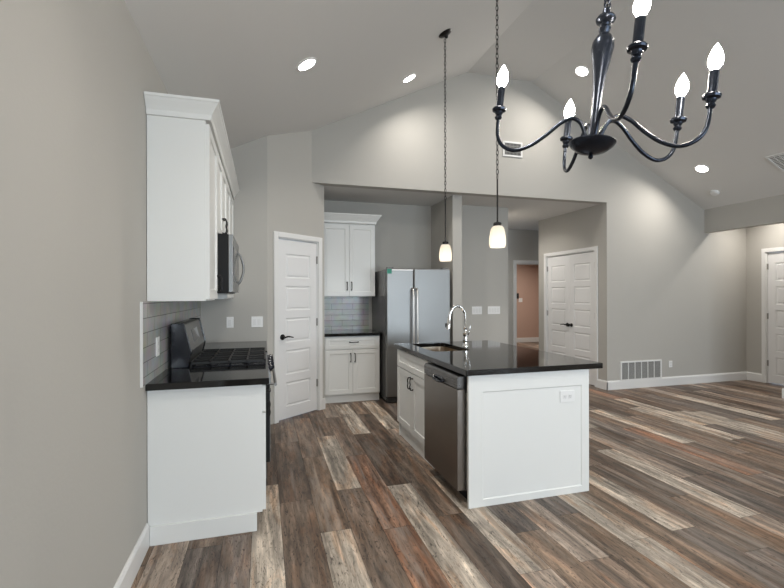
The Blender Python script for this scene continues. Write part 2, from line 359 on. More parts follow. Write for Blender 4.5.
# right side: header beam, end pillar, wall of the living room
MB().box(XH, XH+.12, 4.07, YB, HB, ZX+.05).build('wall_beam_right', M['wall'], kind=S)
MB().box(XH, XH+.12, YBACK-.1, 4.07, 0, ZX+.05).build('wall_right', M['wall'], bevel=.006, kind=S)
R0, R1 = 4.852, 4.03
b = MB(); b.box(XR, XR+.1, R0, YB, 0, ZX+.05); b.box(XR, XR+.1, 3.0, R1, 0, ZX+.05); b.box(XR, XR+.1, R1, R0, 2.07, ZX+.05)
b.box(XH+.12, XR+.1, 2.9, 3.0, 0, ZX+.05)
b.build('wall_passage_right', M['wall'], kind=S)
# wall behind the photographer with three windows
b = MB(); zl, zh = .70, 2.20; xs = [-.12]+[q for w in WINS for q in w]+[XH+.12]
for i in range(0, len(xs), 2): b.box(xs[i], xs[i+1], YBACK-.12, YBACK, 0, 2.6)
for a, c in WINS: b.box(a, c, YBACK-.12, YBACK, 0, zl); b.box(a, c, YBACK-.12, YBACK, zh, 2.6)
xs = [-.12, 0, XA, XB, XH, XH+.12]
b.prism([(-.12, 2.6), (XH+.12, 2.6), (XH+.12, ZX), (XB, ZA), (XA, ZA), (-.12, ZS)], 1, YBACK-.12, YBACK)
b.build('wall_behind', M['wall'], kind=S)
for i, (a, c) in enumerate(WINS):
    w = sthing('window_%d' % (i+1), (a, YBACK, zl)); wd = c-a; hh = zh-zl
    q = MB()
    for x in (0, wd/2-.025, wd-.05): q.box(x, x+.05, -.09, -.03, 0, hh)
    for z in (0, hh/2-.025, hh-.05): q.box(.001, wd-.001, -.088, -.032, z, z+.05)
    q.build('window_frame', M['trim'], w)
    MB().box(.02, wd-.02, -.063, -.058, .02, hh-.02).build('window_pane', M['pane'], w)
    q = MB(); q.box(-.06, 0, 0, .015, -.06, hh+.06); q.box(wd, wd+.06, 0, .015, -.06, hh+.06); q.box(0, wd, 0, .015, hh, hh+.06); q.box(-.08, wd+.08, 0, .04, -.03, 0); q.build('window_casing', M['trim'], w)

# baseboards
BH = .133
def base(name, segs):
    b = MB()
    for x0, y0, x1, y1 in segs:      # wall line; board sits to the left of the direction of travel
        L = math.hypot(x1-x0, y1-y0); T = Matrix.Translation((x0, y0, 0)) @ Matrix.Rotation(math.atan2(y1-y0, x1-x0), 4, 'Z')
        b.prism([(0, 0), (.015, 0), (.015, BH-.02), (.008, BH-.004), (.005, BH), (0, BH)], 0, 0, L, T)
    b.build(name, M['trim'], kind=S)
b = MB(); b.prism([(-.02, 0), (-.005, 0), (-.005, BH-.02), (-.012, BH-.004), (-.015, BH), (-.02, BH)], 1, YBACK, 2.64); b.build('baseboard_left', M['trim'], kind=S)
base('baseboard_back', [(XR, YB, 6.49, YB), (6.49, YB, XJ-.015, YB)])
b = MB(); b.prism([(XJ, 0), (XJ-.015, 0), (XJ-.015, BH-.02), (XJ-.008, BH-.004), (XJ-.005, BH), (XJ, BH)], 1, YB-.015, 5.309); b.build('baseboard_jamb', M['trim'], kind=S)
b = MB(); b.prism([(XR, 0), (XR-.015, 0), (XR-.015, BH-.02), (XR-.008, BH-.004), (XR-.005, BH), (XR, BH)], 1, 4.91, YB-.015); b.build('baseboard_passage', M['trim'], kind=S)
b = MB(); b.prism([(XH, 0), (XH-.015, 0), (XH-.015, BH-.02), (XH-.008, BH-.004), (XH-.005, BH), (XH, BH)], 1, YBACK, 4.085)
b.box(XH-.0, XH+.12, 4.07, 4.085, 0, BH); b.build('baseboard_right', M['trim'], kind=S)
b = MB(); b.box(DX1+.062, L_, -.015, 0, 0, BH, TD); b.build('baseboard_slanting', M['trim'], kind=S)
b = MB(); b.box(5.0, 8.8, RY-.015, RY, 0, BH); b.build('baseboard_far_room', M['trim'], kind=S)
b = MB(); b.box(3.225, 4.3, FY-.015, FY, 0, BH); b.box(4.285, 4.3, FY, HY, 0, BH); b.box(3.07, 3.225, 5.275, 5.29, 0, BH); b.box(4.3, HD0-.07, HY-.015, HY, 0, BH); b.build('baseboard_hall', M['trim'], kind=S)

# ------------------------------------------------------------------ interior doors
def leaf(parent, w, h, x0, name='door_leaf', stile=.105):
    rec = []; pitch = (h-.09)/5.0; ph = pitch*.765; sc = stile
    for k in range(5): rec.append((sc, w-sc, .13+k*(h-.20)/5, .13+k*(h-.20)/5+(h-.20)/5-.088))
    m = MB().panel(w, h, .035, rec, [(.006, .007), (.018, .009), (.034, .003), (.036, .003)], None, x0, .012, .012)
    return m.build(name, M['doorpaint'], parent)
def casing(parent, x0, x1, h, w=.057, name='door_frame', depth=.1):
    b = MB()
    for s0, s1 in ((x0-w, x0), (x1, x1+w)): b.box(s0, s1, -.017, 0, 0, h+w)
    b.box(x0, x1, -.017, 0, h, h+w)
    b.box(x0-.0, x0+.012, -.002, depth, 0, h); b.box(x1-.012, x1, -.002, depth, 0, h); b.box(x0+.012, x1-.012, -.002, depth, h-.012, h)
    return b.build(name, M['trim'], parent, bevel=.003)
def hinge(parent, x, z):
    b = MB(); b.lathe([(.0075, -.045), (.0075, .045)], 8, Matrix.Translation((x, .004, z))); b.box(x-.012, x+.012, .008, .0125, z-.045, z+.045)
    return b.build('hinge', M['hinge'], parent)
def lever(parent, x, z, d):
    b = MB(); b.lathe([(.032, 0), (.032, .008), (.024, .012), (.011, .014), (.011, .05)], 20, Matrix.Translation((x, .012, z)) @ Matrix.Rotation(R(90), 4, 'X'))
    b.tube(cr([(x, -.04, z), (x+d*.03, -.045, z+.006), (x+d*.07, -.042, z+.002), (x+d*.115, -.04, z-.008)], 5), [.010]*5+[.009]*5+[.007]*5+[.006], 8)
    return b.build('door_handle', M['black'], parent, smooth=True)
# pantry door
d1 = sthing('door_1', DA+(0,), ANG); casing(d1, DX0, DX1, DZ-.0)
lf = leaf(d1, DX1-DX0-.03, DZ-.03, DX0+.015)
for z in (1.83, 1.08, .34): hinge(d1, DX1-.012, z)
lever(d1, DX0+.072, .935, 1)
# closet double door, wall faces -X
d2 = sthing('door_2', (XJ, D1, 0), R(-90)); W2 = D1-D0; casing(d2, 0, W2, 2.08)
wl = (W2-.03)/2
leaf(d2, wl-.001, 2.05, .015, stile=.10); leaf(d2, wl-.001, 2.05, .016+wl, stile=.10)
for x in (.014, W2-.014):
    for z in (1.86, 1.08, .33): hinge(d2, x, z)
lever(d2, .015+wl-.05, .905, -1); b = MB().lathe([(.030, 0), (.030, .008), (.012, .014), (.012, .04), (.026, .05), (.026, .065), (.01, .07)], 20, Matrix.Translation((.016+wl+.045, .012, .905)) @ Matrix.Rotation(R(90), 4, 'X')); b.build('door_knob', M['black'], d2, smooth=True)
# passage door at far right
d3 = sthing('door_3', (XR, R0, 0), R(-90)); W3 = R0-R1; casing(d3, 0, W3, 2.07); leaf(d3, W3-.03, 2.04, .015)
for z in (1.84, 1.06, .32): hinge(d3, .014, z)
# hall doorway casing (open)
d4 = sthing('trim_hall_doorway', (HD0, HY, 0)); casing(d4, 0, HD1-HD0, 2.05, depth=.12, w=.07)

# ------------------------------------------------------------------ cabinetry
def pull(parent, x, z, L=.11, vert=True, y=-.02, T=None):
    a = [(-L/2, 0), (-L/2, -.022), (-L*.25, -.030), (0, -.026), (L*.25, -.030), (L/2, -.022), (L/2, 0)]
    P = [(x, y+d, z+s) if vert else (x+s, y+d, z) for s, d in a]
    b = MB(); b.tube(cr(P, 4), .0055, 8)
    for s in (-L/2, L/2):
        q = (x, y, z+s) if vert else (x+s, y, z)
        b.lathe([(.009, 0), (.006, .006)], 10, Matrix.Translation(q) @ Matrix.Rotation(R(90), 4, 'X'))
    return b.build('handle', M['black'], parent, smooth=True)
def front(parent, name, x0, x1, z0, z1, rail=.055, hd=None, hL=.11):
    w, h = x1-x0, z1-z0; rl = min(rail, h*.3)
    o = MB().panel(w, h, .02, [(rail, w-rail, rl, h-rl)], [(.003, .008), (.005, .0095)], None, x0, z0, -.02).build(name, M['cab'], parent, bevel=.0012, seg=1)
    if hd: pull(o, hd[0], hd[1], hL, hd[2])
    return o
def carcass(parent, w, d, z0, z1, toe=None):
    MB().box(0, w, 0, d, z0, z1).build('cabinet_body', M['cab'], parent, bevel=.001, seg=1)
    if toe: MB().box(0, w, toe, toe+.02, 0, z0).build('toe_kick', M['cab'], parent)

# --- island
IX = 1.925
c = thing('island_cabinet', 'white sink cabinet with a false drawer and two doors in the kitchen island', 'cabinet', (IX, 4.078, 0), R(-90))
b = MB().box(0, .885, 0, .02, .13, .872); b.box(0, .018, 0, .90, 0, .872); b.box(.867, .885, .02, .90, .0, .872); b.box(.018, .867, .02, .90, .13, .15); b.box(.018, .867, .88, .90, 0, .66)
b.build('cabinet_body', M['cab'], c, bevel=.001, seg=1)
MB().box(.0, .885, .012, .03, 0, .13).build('toe_kick', M['cab'], c)
front(c, 'drawer_front', .012, .873, .70, .862)
front(c, 'door', .012, .440, .145, .69, hd=(.412, .60, True), hL=.10)
front(c, 'door', .445, .873, .145, .69, hd=(.473, .60, True), hL=.10)
# end and back panels of the island
c = thing('island_end_panel', 'large white framed end panel of the island, facing the camera under the dark worktop', 'panel', (1.908, 2.535, 0))
MB().panel(.948, .874, .022, [(.102, .888, .045, .762)], [(.006, .006), (.009, .006)], None, 0, 0, 0).build('panel_face', M['cab'], c, bevel=.0015, seg=1)
MB().box(.930, .948, .022, 1.555, 0, .874).build('side_panel', M['cab'], c)
# outlet on the panel
def outlet(label, loc, rz, w=.07, h=.115, kind='outlet', gangs=1, group=None, horiz=False):
    nm = 'light_switch' if kind == 'switch' else 'power_outlet'
    o = thing(nm, label, 'light switch' if kind == 'switch' else 'outlet', loc, rz, group)
    MB().box(-w/2, w/2, -.006, 0, -h/2, h/2).build('wall_plate', M['plate'], o, bevel=.002)
    for g in range(gangs):
        x = (g-(gangs-1)/2)*.046
        if kind == 'switch':
            b = MB().box(x-.016, x+.016, -.010, -.006, -.033, .033); b.build('rocker', M['trim'], o, bevel=.002)
        else:
            for s in (-1, 1):
                cx, cz = (s*.021, 0) if horiz else (0, s*.021)
                fce = MB().box(cx-.016, cx+.016, -.008, -.006, cz-.014, cz+.014).build('socket', M['trim'], o, bevel=.0008)
                b = MB()
                for k in (-.006, .006): b.box(cx+k-.0012, cx+k+.0012, -.0085, -.0079, cz-.003, cz+.007)
                b.box(cx-.002, cx+.002, -.0085, -.0079, cz-.010, cz-.006); b.build('slots', M['softslot'], fce)
    return o
outlet('white outlet plate set sideways in the island end panel', (2.675, 2.5410, .688), 0, .118, .082, horiz=True)
# worktop with sink cutout
sx0, sx1, sy0, sy1 = 2.035, 2.395, 3.42, 4.03
wx0, wx1, wy0, wy1 = 1.883, 2.960, 2.509, 4.120
def rrect(x0, x1, y0, y1, r, n=5):
    out = []
    for cx, cy, a0 in ((x1-r, y1-r, 0), (x0+r, y1-r, 90), (x0+r, y0+r, 180), (x1-r, y0+r, 270)):
        for k in range(n+1): a = R(a0+90*k/n); out.append((cx+r*math.cos(a), cy+r*math.sin(a)))
    return out
def slab_hole(outer, inner, z0, z1):
    n = len(outer); b = MB(); v = [(x, y, z) for z in (z0, z1) for x, y in outer]+[(x, y, z) for z in (z0, z1) for x, y in inner]; f = []
    for i in range(n):
        j = (i+1) % n
        f += [(i, j, n+j, n+i), (2*n+j, 2*n+i, 3*n+i, 3*n+j), (n+i, n+j, 3*n+j, 3*n+i), (j, i, 2*n+i, 2*n+j)]
    return b.add(v, f)
o = slab_hole(rrect(wx0, wx1, wy0, wy1, .012), rrect(sx0, sx1, sy0, sy1, .06), .876, .914).build('island_worktop', M['granite'], bevel=.003)
tag(o, 'long black granite worktop on the kitchen island', 'worktop')
# undermount sink
c = thing('kitchen_sink', 'undermount stainless steel sink let into the island worktop', 'sink', (0, 0, 0))
c.location = ((sx0+sx1)/2, (sy0+sy1)/2, .69); ox, oy, oz = c.location
def ring(i, z): return [(x-ox, y-oy, z-oz) for x, y in rrect(sx0-.006+i, sx1+.006-i, sy0-.006+i, sy1+.006-i, max(.066-i*.5, .02))]
rg = [ring(-.02, .8755), ring(0, .8755), ring(.008, .72), ring(.03, .70), ring(.12, .695)]; n = len(rg[0]); b = MB(); vv = [p for r_ in rg for p in r_]; ff = []
for q in range(len(rg)-1):
    for k in range(n): ff.append((q*n+(k+1) % n, q*n+k, q*n+n+k, q*n+n+(k+1) % n))
ff.append(tuple(range((len(rg)-1)*n, len(rg)*n)))
b.add(vv, ff); o = b.build('basin', M['sinkmetal'], c, smooth=True); so = o.modifiers.new('t', 'SOLIDIFY'); so.thickness = .0015; so.offset = 1
MB().lathe([(.04, .006), (.04, .010), (.03, .008), (.012, .007)], 20).build('drain', M['chrome'], c, smooth=True)
# faucet
fx, fy = 2.462, 3.68
c = thing('kitchen_faucet', 'polished chrome gooseneck faucet with pull-down spray head behind the island sink', 'faucet', (fx, fy, .914))
MB().lathe([(.033, 0), (.033, .006), (.027, .014), (.024, .05), (.027, .058), (.024, .068), (.022, .12), (.026, .128), (.020, .138), (.017, .17), (.020, .176), (.016, .184)], 24).build('faucet_body', M['chrome'], c, smooth=True)
neck = cr([(0, 0, .14), (0, 0, .25), (-.006, 0, .315), (-.035, 0, .366), (-.085, 0, .386), (-.132, 0, .362), (-.158, 0, .31), (-.166, 0, .265)], 8)
MB().tube(neck, .0135, 14).build('neck', M['chrome'], c, smooth=True)
o = MB().lathe([(.016, .0), (.0175, .02), (.021, .05), (.024, .075), (.024, .10), (.018, .102)], 18, Matrix.Translation((-.166, 0, .272)) @ Matrix.Rotation(R(187), 4, 'Y')).build('spray_head', M['chrome'], c, smooth=True)
MB().box(-.206, -.187, -.008, .006, .185, .225).build('spray_button', M['black'], o, bevel=.003)
b = MB(); b.tube([(0, -.018, .110), (.0, -.040, .113)], .014, 14); b.tube(cr([(0, -.040, .113), (.016, -.05, .15), (.026, -.052, .20)], 4), [.008]*4+[.006]*5, 10); b.build('lever', M['chrome'], c, smooth=True)
# dishwasher
c = thing('dishwasher', 'stainless steel dishwasher with dark control strip, at the near end of the island', 'dishwasher', (IX, 3.186, 0), R(-90))
dw = .605
MB().box(.004, dw-.004, .012, .56, .09, .862).build('tub_body', M['greymetal'], c)
b = MB(); b.prism([(-.075, .10), (-.075, .775), (-.012, .775), (-.012, .10)], 0, .002, dw-.002); o = b.build('door', M['steeldark'], c, bevel=.004)
b = MB(); b.prism([(-.075, .779), (-.075, .845), (-.062, .862), (-.010, .862), (-.010, .779)], 0, .002, dw-.002); o = b.build('control_strip', M['stripmetal'], c, bevel=.003, label='dark control strip with a pocket handle')
b = MB(); b.tube(cr([(.215, -.074, .800), (.225, -.092, .786), (.30, -.096, .780), (.375, -.092, .786), (.385, -.074, .800)], 5), .008, 10); b.box(.23, .37, -.0765, -.074, .782, .815); b.build('pocket_handle', M['blackgloss'], o, smooth=True)
MB().box(.01, dw-.01, .03, .05, 0, .09).build('toe_plate', M['blackgloss'], c)
MB().box(.05, .075, -.0765, -.075, .14, .15).build('badge', M['steel'], c)
b = MB()
for y in (.0,):
    b.box(dw-.012, dw-.004, -.012, .012, .10, .75)
b.build('hinge_arm', M['chrome'], c)

# --- left run (faces +X): local x -> +Y, local y -> -X
LX = .605
c = thing('base_cabinet', 'white base cabinet with plain end panel, near end of the left run beside the wall', 'cabinet', (LX, 2.651, 0), R(90), 'left run base cabinets')
MB().box(0, .465, 0, LX+.017, .105, .874).build('cabinet_body', M['cab'], c, bevel=.001, seg=1)
MB().box(0, .465, .045, LX+.017, 0, .105).build('toe_kick', M['cab'], c)
MB().box(-.012, 0, .032, LX+.004, 0, .108).build('end_trim', M['cab'], c, bevel=.002)
front(c, 'drawer_front', .006, .459, .705, .862, hd=(.23, .785, False)); front(c, 'door', .006, .459, .115, .695, hd=(.40, .62, True))
c['group'] = ''; del c['group']
c = thing('base_cabinet', 'white base cabinet beyond the range, against the far kitchen wall', 'cabinet', (LX, 3.886, 0), R(90))
MB().box(0, .86, 0, LX+.017, .105, .874).build('cabinet_body', M['cab'], c); MB().box(0, .86, .045, .07, 0, .105).build('toe_kick', M['cab'], c)
front(c, 'drawer_front', .006, .48, .705, .862, hd=(.23, .785, False)); front(c, 'door', .006, .48, .115, .695, hd=(.06, .62, True))
o = MB().box(-.017, .645, 2.611, 3.118, .876, .914).build('worktop', M['granite'], bevel=.003); tag(o, 'black granite worktop on the near left cabinet, in front of the range', 'worktop')
o = MB().box(-.017, .645, 3.884, 4.747, .876, .914).build('worktop', M['granite'], bevel=.003); tag(o, 'black granite worktop beyond the range, meeting the far kitchen wall', 'worktop')
# tile backsplashes
o = MB().box(-.0195, -.011, 2.530, 4.747, .9145, 1.3715).build('backsplash_tile', M['tileY']); tag(o, 'grey subway tile backsplash behind the range on the left wall', 'backsplash')
MB().box(-.0195, -.008, 2.518, 2.530, .9145, 1.3715).build('edge_trim', M['trim'], o)
for i, (w, z) in enumerate(((2.651, 1.372),)): pass
# range
c = thing('gas_range', 'stainless gas range with black cast iron grates between the left worktops', 'stove', (.628, 3.122, 0), R(90))
rw = .758
MB().box(.002, rw-.002, .0, .612, .09, .905).build('range_body', M['blackgloss'], c, bevel=.003)
od = MB().box(.004, rw-.004, -.027, -.001, .22, .768).build('oven_door', M['mwblack'], c, bevel=.002)
MB().box(.006, rw-.006, -.030, -.0272, .222, .766).build('door_skin', M['steel'], od)
MB().box(.10, rw-.10, -.032, -.030, .36, .62).build('oven_window', M['blackgloss'], od)
b = MB(); b.tube([(.06, -.068, .757), (rw-.06, -.068, .757)], .011, 12)
for x in (.09, rw-.09): b.tube([(x, -.03, .757), (x, -.068, .757)], .009, 8)
b.build('oven_handle', M['steel'], od, smooth=True)
MB().box(.004, rw-.004, -.006, 0, .10, .21).build('storage_drawer', M['steel'], c, bevel=.004)
b = MB(); b.prism([(-.035, .77), (-.035, .84), (-.008, .905), (.0, .905), (.0, .77)], 0, .003, rw-.003); kp = b.build('knob_panel', M['steel'], c, bevel=.003)
for k in range(5):
    x = .085+k*(rw-.17)/4
    kb = MB().lathe([(.022, 0), (.022, .006), (.018, .010), (.016, .028), (.013, .031)], 18, Matrix.Translation((x, -.024, .868)) @ Matrix.Rotation(R(60), 4, 'X')); kb.box(x-.003, x+.003, -.062, -.046, .868, .892)
    kb.build('knob', M['blackgloss'], c, smooth=True)
MB().box(.002, rw-.002, -.0, .50, .905, .918).build('cooktop', M['blackgloss'], c, bevel=.004)
for i, (bx, by) in enumerate(((.15, .12), (.15, .37), (.379, .245), (.608, .12), (.608, .37))):
    q = MB().lathe([(.050, .918), (.050, .926), (.036, .930), (.036, .936), (.02, .938)], 20, Matrix.Translation((bx, by, 0))); q.build('burner', M['iron'], c, smooth=True)
for g in range(3):
    x0 = .018+g*.243; x1 = x0+.236; b = MB()
    for x in (x0, x1-.012): b.box(x, x+.012, .0, .50, .932, .950)
    for y in (.0, .122, .244, .366, .488): b.box(x0, x1, y, y+.012, .932, .950)
    b.box((x0+x1)/2-.006, (x0+x1)/2+.006, .0, .50, .936, .950)
    for x in (x0, x1-.012):
        for y in (.0, .488): b.box(x, x+.012, y, y+.012, .918, .934)
    b.build('grate', M['iron'], c, bevel=.002)
b = MB(); b.prism([(.520, .91), (.495, 1.02), (.540, 1.205), (.610, 1.205), (.610, .91)], 0, .022, rw-.022); bk = b.build('back_guard', M['steel'], c, bevel=.006)
b = MB(); pr = [(.510, .915), (.485, 1.02), (.533, 1.215), (.613, 1.215), (.613, .915)]
for xa in (0, rw-.022): MB().prism(pr, 0, xa, xa+.022).build('end_cap', M['blackgloss'], c, bevel=.004)
T = Matrix.Translation((rw/2, .517, 1.11)) @ Matrix.Rotation(R(-13.7), 4, 'X')
MB().box(-.13, .13, -.003, .003, -.045, .045, T).build('display', M['led'], bk)

# uppers
def upper(label, y0, w, z0, z1, doors, hz):
    c = thing('wall_cabinet', label, 'cabinet', (.291, y0, z0), R(90))
    MB().box(0, w, 0, .308, 0, z1-z0).build('cabinet_body', M['cab'], c, bevel=.001, seg=1)
    dwid = (w-.008)/doors
    for k in range(doors):
        x0 = .004+k*dwid; x1 = x0+dwid-.003
        hx = x1-.032 if (doors == 1 or k == 0) else x0+.032
        front(c, 'door', x0, x1, .010, z1-z0-.018, hd=(hx, .010+hz, True))
    return c
upper('tall white wall cabinet, near end of the row above the left worktop', 2.651, .468, 1.372, 2.42, 1, .10)
upper('short white wall cabinet above the microwave', 3.120, .76, 1.835, 2.42, 2, .09)
upper('tall white wall cabinet beyond the microwave, at the far kitchen wall', 3.881, .865, 1.372, 2.42, 2, .10)
def crown(name, label, pts, z0, z1, out, back):
    # pts: open polyline in plan of the cabinet faces, outward is to the right of travel
    prof = [(0, 0), (.008, 0), (.012, .012), (.014, .028), (.026, .048), (.046, .075), (out-.006, z1-z0-.018), (out, z1-z0-.014), (out, z1-z0), (0, z1-z0)]
    P = [Vector(p) for p in pts]; b = MB(); vs = []
    for i, p in enumerate(P):
        d0 = (P[i]-P[i-1]).normalized() if i else (P[1]-P[0]).normalized(); d1 = (P[i+1]-P[i]).normalized() if i < len(P)-1 else d0
        n0 = Vector((d0.y, -d0.x)); n1 = Vector((d1.y, -d1.x)); nn = (n0+n1); nn = nn/(nn.length_squared/2)if nn.length else n0
        vs.append([(p.x+nn.x*o_, p.y+nn.y*o_, z0+h_) for o_, h_ in prof])
    m = len(prof); v = [q for r_ in vs for q in r_]; f = []
    for i in range(len(P)-1):
        for k in range(m): f.append((i*m+k, (i+1)*m+k, (i+1)*m+(k+1) % m, i*m+(k+1) % m))
    f.append(tuple(range(m))); f.append(tuple(range((len(P)-1)*m, len(P)*m))[::-1])
    o = b.add(v, f).build(name, M['cab']); return tag(o, label, 'moulding')
crown('crown_moulding', 'white crown moulding along the top of the left wall cabinets', [(-.017, 2.651), (.313, 2.651), (.313, 4.745)], 2.421, 2.525, .058, 0)
# microwave
c = thing('microwave', 'black and stainless over-the-range microwave under the short wall cabinet', 'microwave', (.378, 3.123, 1.42), R(90))
MB().box(0, .754, 0, .395, 0, .412).build('microwave_body', M['mwblack'], c, bevel=.003)
o = MB().box(0, .60, -.032, -.001, .006, .408).build('door', M['steel'], c, bevel=.004)
MB().box(.05, .50, -.034, -.032, .08, .33).build('window', M['blackgloss'], o)
MB().box(.603, .754, -.032, -.001, .006, .408).build('control_panel', M['blackgloss'], c, bevel=.003)
b = MB(); b.tube(cr([(.575, -.03, .075), (.575, -.052, .10), (.575, -.074, .17), (.575, -.078, .205), (.575, -.074, .24), (.575, -.052, .31), (.575, -.03, .335)], 5), .010, 10); b.build('handle', M['steel'], o, smooth=True)
MB().box(.02, .73, .02, .30, -.006, -.0005).build('vent_panel', M['grey'], c)

# --- back alcove
c = thing('base_cabinet', 'white base cabinet with one drawer and two doors beside the refrigerator', 'cabinet', (1.342, 5.47, 0))
carcass(c, .763, .585, .105, .868, .035)
front(c, 'drawer_front', .035, .752, .705, .858, hd=(.41, .79, False)); front(c, 'door', .035, .392, .12, .695, hd=(.365, .59, True), hL=.105); front(c, 'door', .396, .752, .12, .695, hd=(.422, .59, True), hL=.105)
o = MB().box(1.342, 2.125, 5.425, 6.057, .870, .908).build('worktop', M['granite'], bevel=.003); tag(o, 'short black granite worktop on the cabinet beside the refrigerator', 'worktop')
o = MB().box(1.342, 2.10, 6.051, 6.0595, .9085, 1.3845).build('backsplash_tile', M['tileX']); tag(o, 'grey subway tile backsplash between the cabinets left of the refrigerator', 'backsplash')
c = thing('wall_cabinet', 'white two-door wall cabinet hanging left of the refrigerator', 'cabinet', (1.342, 5.742, 1.386))
MB().box(0, .773, 0, .315, 0, .998).build('cabinet_body', M['cab'], c, bevel=.001, seg=1)
front(c, 'door', .035, .403, .010, .975, hd=(.373, .142, True), hL=.105); front(c, 'door', .407, .765, .010, .975, hd=(.435, .142, True), hL=.105)
crown('crown_moulding', 'white crown moulding on top of the wall cabinet in the alcove', [(1.343, 5.72), (2.115, 5.72), (2.115, 6.055)], 2.385, 2.508, .072, 0)

# refrigerator
c = thing('refrigerator', 'stainless steel side-by-side refrigerator in the alcove', 'refrigerator', (2.142, 5.25, 0)); fw = .89
MB().box(.004, fw-.004, .075, .79, .03, 1.735).build('refrigerator_case', M['greymetal'], c, bevel=.004)
for x0, x1, hx in ((0, .366, .345), (.376, fw, .400)):
    o = MB().box(x0, x1, 0, .068, .085, 1.75).build('door', M['steel'], c, bevel=.012, seg=3)
    b = MB(); b.tube(cr([(hx, -.005, .50), (hx, -.045, .53), (hx, -.056, .70), (hx, -.058, 1.0), (hx, -.056, 1.32), (hx, -.045, 1.46), (hx, -.005, 1.49)], 6), .013, 12); b.build('handle', M['handlemetal'], o, smooth=True)
    MB().box(x0+.02 if x0 == 0 else x1-.10, x0+.10 if x0 == 0 else x1-.02, .03, .11, 1.751, 1.766).build('hinge_cover', M['greymetal'], c, bevel=.004)
MB().box(.366, .376, .02, .075, .085, 1.74).build('door_gasket', M['slot'], c)
MB().box(.01, fw-.01, .03, .075, .012, .08).build('kick_grille', M['slot'], c)
for x in (.03, fw-.07): MB().box(x, x+.04, .06, .12, 0, .03).build('foot', M['slot'], c)
o = MB().box(2.147, 2.208, 5.2482, 5.2497, 1.680, 1.742).build('sticker', M['green']); tag(o, 'small green square sticker on the top corner of the refrigerator door', 'sticker')
o = MB().box(2.212, 2.500, 5.2485, 5.2497, 1.722, 1.738).build('tape_strip', M['plate']); tag(o, 'strip of white tape along the top of the left refrigerator door', 'tape')

# ------------------------------------------------------------------ wall plates, vents
outlet('single white switch plate above the worktop beyond the range', (.273, YW, 1.12), 0, kind='switch')
outlet('wide double white switch plate left of the pantry door', (.547, YW, 1.12), 0, w=.118, kind='switch', gangs=2)
outlet('white outlet on the tile backsplash left of the range', (-.011, 2.86, 1.094), R(90))
outlet('narrower white multi-switch plate on the wall right of the refrigerator', (3.745, FY, 1.167), 0, w=.165, h=.120, kind='switch', gangs=3)
outlet('wider white multi-switch plate near the hall corner', (4.035, FY, 1.167), 0, w=.210, h=.120, kind='switch', gangs=4)
outlet('white outlet low on the back wall right of the return grille', (6.675, YB, .328), 0, w=.062, h=.10)
# return air grille
c = thing('return_air_grille', 'wide white return air grille low on the back wall above the baseboard', 'vent', (5.716, YB, .118)); gw, gh = .775, .290
MB().box(.025, gw-.025, -.004, -.001, .022, gh-.022).build('backing', M['slot'], c)
b = MB(); b.box(0, .025, -.014, 0, 0, gh); b.box(gw-.025, gw, -.014, 0, 0, gh); b.box(.025, gw-.025, -.014, 0, 0, .022); b.box(.025, gw-.025, -.014, 0, gh-.022, gh)
for k in range(1, 6): x = .025+k*(gw-.05)/6; b.box(x-.006, x+.006, -.013, -.002, .022, gh-.022)
b.build('frame', M['trim'], c, bevel=.001, seg=1)
b = MB(); n = 16
for k in range(n): z = .026+k*(gh-.05)/n; b.prism([(-.011, z), (-.010, z-.001), (-.003, z+.010), (-.004, z+.011)], 0, .025, gw-.025)
b.build('louvres', M['grey'], c)
def register(name, label, M4, w, h, nb=10, back='slot', lv='grey'):
    c = thing(name, label, 'vent'); c.matrix_world = M4
    MB().box(-w/2+.02, w/2-.02, -.004, -.001, -h/2+.02, h/2-.02).build('backing', M[back], c)
    b = MB(); b.box(-w/2, -w/2+.022, -.012, 0, -h/2, h/2); b.box(w/2-.022, w/2, -.012, 0, -h/2, h/2); b.box(-w/2+.022, w/2-.022, -.012, 0, -h/2, -h/2+.022); b.box(-w/2+.022, w/2-.022, -.012, 0, h/2-.022, h/2); b.build('frame', M['trim'], c)
    b = MB()
    for k in range(nb): x = -w/2+.022+(k+.5)*(w-.044)/nb; b.box(x-.003, x+.003, -.009, -.004, -h/2+.022, h/2-.022)
    for k in range(1, 4): z = -h/2+.022+k*(h-.044)/4; b.box(-w/2+.022, w/2-.022, -.010, -.005, z-.0025, z+.0025)
    b.build('louvres', M[lv], c); return c
register('wall_register', 'small white air register high on the wall over the alcove opening', Matrix.Translation((3.91, YB, 3.397)), .30, .205, 12)
# frames lying in the sloped ceiling: local -Y is the outward (down) side
SR = math.atan((ZA-ZX)/(XH-XB)); SLA = math.atan(SL)
def slope_mat(x, y, right=True):
    z = zc(x); a = SR if right else -SLA
    return Matrix.Translation((x, y, z)) @ Matrix.Rotation(a, 4, 'Y') @ Matrix.Rotation(R(90), 4, 'X') @ Matrix.Rotation(PI, 4, 'Y') if False else Matrix.Translation((x, y, z)) @ Matrix.Rotation(a, 4, 'Y') @ Matrix.Rotation(R(90), 4, 'X')
register('ceiling_vent', 'white air vent in the sloped ceiling at the far right', slope_mat(6.80, 3.70), .34, .26, 10, 'grey', 'plate')

